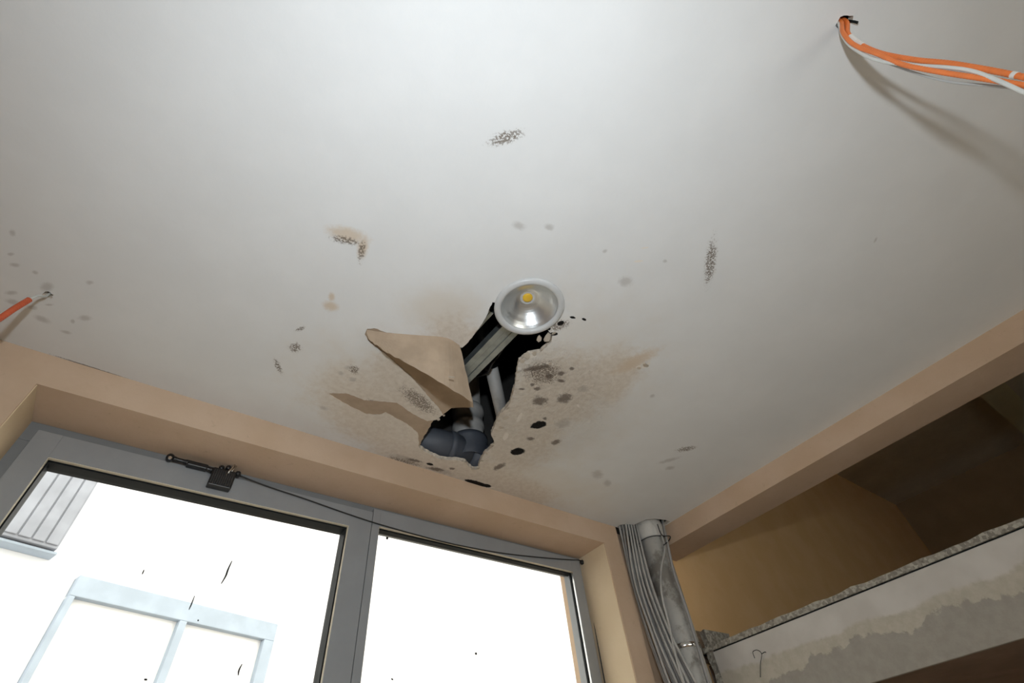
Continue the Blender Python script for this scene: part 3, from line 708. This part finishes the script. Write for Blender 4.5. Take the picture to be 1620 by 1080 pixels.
# ------------------------------------------------------------------ hanging conduits
def strand(px, X, r, mat, name, label, cat, group=None, ribbed=False, start=None, X1=None):
    n = len(px); X1 = X if X1 is None else X1
    pts = [at(x, y, 'x', X+(X1-X)*i/(n-1)) for i, (x, y) in enumerate(px)]
    p0 = start; pts = [Vector((p0.x, p0.y, HC+.06)), Vector((p0.x, p0.y, HC+.005))]+pts
    e = pts[-1]; f = pts[-2]; pts += [e+(e-f).normalized()*.12, e+(e-f).normalized()*.18+Vector((.01, .0, -.14))]
    path = catmull(pts, 12)
    bm = bmesh.new()
    if ribbed:
        path = resample(path, .0012); tube(bm, path, lambda i, n: r*(1 if i % 4 < 2 else .92), 10)
    else: tube(bm, path, r, 8)
    o = finish(bm, name, mat, None, True); tag(o, label, cat, group); return o, path
s1 = Vector((cabhole1.x, cabhole1.y, 0)); V = lambda a, b: s1+Vector((a, b, 0))
oA, pA = strand([(1341, 52), (1352, 64), (1372, 76), (1400, 86), (1450, 95), (1500, 100), (1560, 110), (1620, 122), (1660, 130)], .664, .0041, M_or, 'orange_conduit', 'upper orange conduit with a white splash, hanging at the top right', 'conduit', 'orange conduits at the top right', True, V(.003, -.004), .680)
bm = bmesh.new(); seg = [p for p in pA if p.z < HC-.045]; a = next(i for i, p in enumerate(seg)); tube(bm, seg[a:a+36], lambda i, n: .0044+.0004*math.sin(i*1.7), 10); subpart(bm, 'plaster_splash', M_tape, oA, True)
bm = bmesh.new(); k = min(range(len(pA)), key=lambda i: (pA[i]-at(1604, 118, 'x', .68)).length); tube(bm, pA[k:k+6], .0045, 10); subpart(bm, 'plaster_splash', M_tape, oA, True)
strand([(1333, 50), (1345, 66), (1362, 76), (1390, 86), (1425, 101), (1460, 109), (1500, 116), (1560, 125), (1620, 135), (1660, 142)], .650, .0037, M_or, 'orange_conduit', 'lower orange conduit of the pair hanging at the top right', 'conduit', 'orange conduits at the top right', True, V(-.006, .002), .655)
strand([(1332, 54), (1345, 72), (1372, 89), (1400, 98), (1440, 103), (1500, 107), (1540, 113), (1580, 128), (1620, 146), (1660, 162)], .656, .0028, M_wc, 'white_cable', 'thick white cable crossing below the orange conduits at the top right', 'cable', None, False, V(-.008, .006), .650)
strand([(1331, 54), (1350, 78), (1400, 98), (1450, 116), (1500, 129), (1560, 135), (1600, 139), (1660, 146)], .666, .0018, M_gc, 'grey_cable', 'thin pale grey cable hanging lowest at the top right', 'cable', None, False, V(-.004, .009), .672)
bm = bmesh.new(); b0 = cabhole1
tube(bm, catmull([Vector((b0.x+.004, b0.y-.004, HC+.02)), Vector((b0.x+.006, b0.y-.008, HC-.006)), Vector((b0.x+.014, b0.y-.012, HC-.010))], 5), .0022, 6)
tag(finish(bm, 'wire_stub', M_gask, None, True), 'dark wire stub poking from the ceiling at the orange conduits', 'wire')
s2 = Vector((cabhole2.x, cabhole2.y, 0))
bm = bmesh.new(); tube(bm, catmull([Vector((s2.x, s2.y, HC+.05)), Vector((s2.x, s2.y, HC-.004)), at(60, 468, 'x', -.411), at(46, 474, 'x', -.414), at(34, 481.2, 'x', -.416)], 8), .0026, 8)
tag(finish(bm, 'white_cable', M_wc, None, True), 'white cable end leaving the ceiling hole at the far left', 'cable')
pts = [at(x, y, 'x', X) for x, y, X in ((46, 474, -.414), (22, 488.5, -.418), (0, 503.5, -.421), (-30, 523, -.424), (-70, 549, -.428))]
bm = bmesh.new(); tube(bm, resample(catmull(pts, 12), .0014), lambda i, n: .0062*(1 if i % 4 < 2 else .9), 10)
tag(finish(bm, 'orange_conduit', M_or2, None, True), 'red-orange conduit sleeve hanging at the far left', 'conduit')

# ------------------------------------------------------------------ outside
bm = bmesh.new(); box(bm, (-20, YO, -.15), (24, 30, -.03)); tag(finish(bm, 'ground_outside', M_pav), 'pale pavement outside the window', 'pavement', kind='structure')
root = empty('house_opposite', (0, 10.19, 0)); root.rotation_euler = (0, 0, math.atan(.295))
def fbox(name, lo, hi, mat, par=root, bev=.01):
    bm = bmesh.new(); box(bm, lo, hi, bev); o = finish(bm, name, mat); o.parent = par; return o
fbox('facade_wall', (-14, .3, -.1), (16, 6, 11), M_fac)
def L(x): return x*1.04
# two-leaf blue-grey framed window
fw_ = fbox('window', (L(-.64), .22, 2.6), (L(2.72), .31, 5.40), M_facp)
for lo, hi in (((L(-.64), .10, 5.10), (L(2.72), .3, 5.40)), ((L(-.64), .10, 2.6), (L(-.56), .3, 5.10)), ((L(2.52), .10, 2.6), (L(2.72), .3, 5.10)), ((L(.98), .10, 2.6), (L(1.10), .3, 5.10))):
    fbox('window_frame', lo, hi, M_facb, fw_)
sh = fbox('shutter', (L(-1.98), .0, 5.62), (L(-1.1), .3, 6.85), M_facs)
for i in range(5): fbox('shutter_slat', (L(-1.96+.172*i), -.03, 5.66), (L(-1.96+.172*i+.15), .0, 6.82), M_facs, sh)
fbox('shutter_sill', (L(-2.0), .05, 5.56), (L(-1.06), .3, 5.60), M_facb)
tag(root, 'sunlit white house across the street seen through the window', 'house')
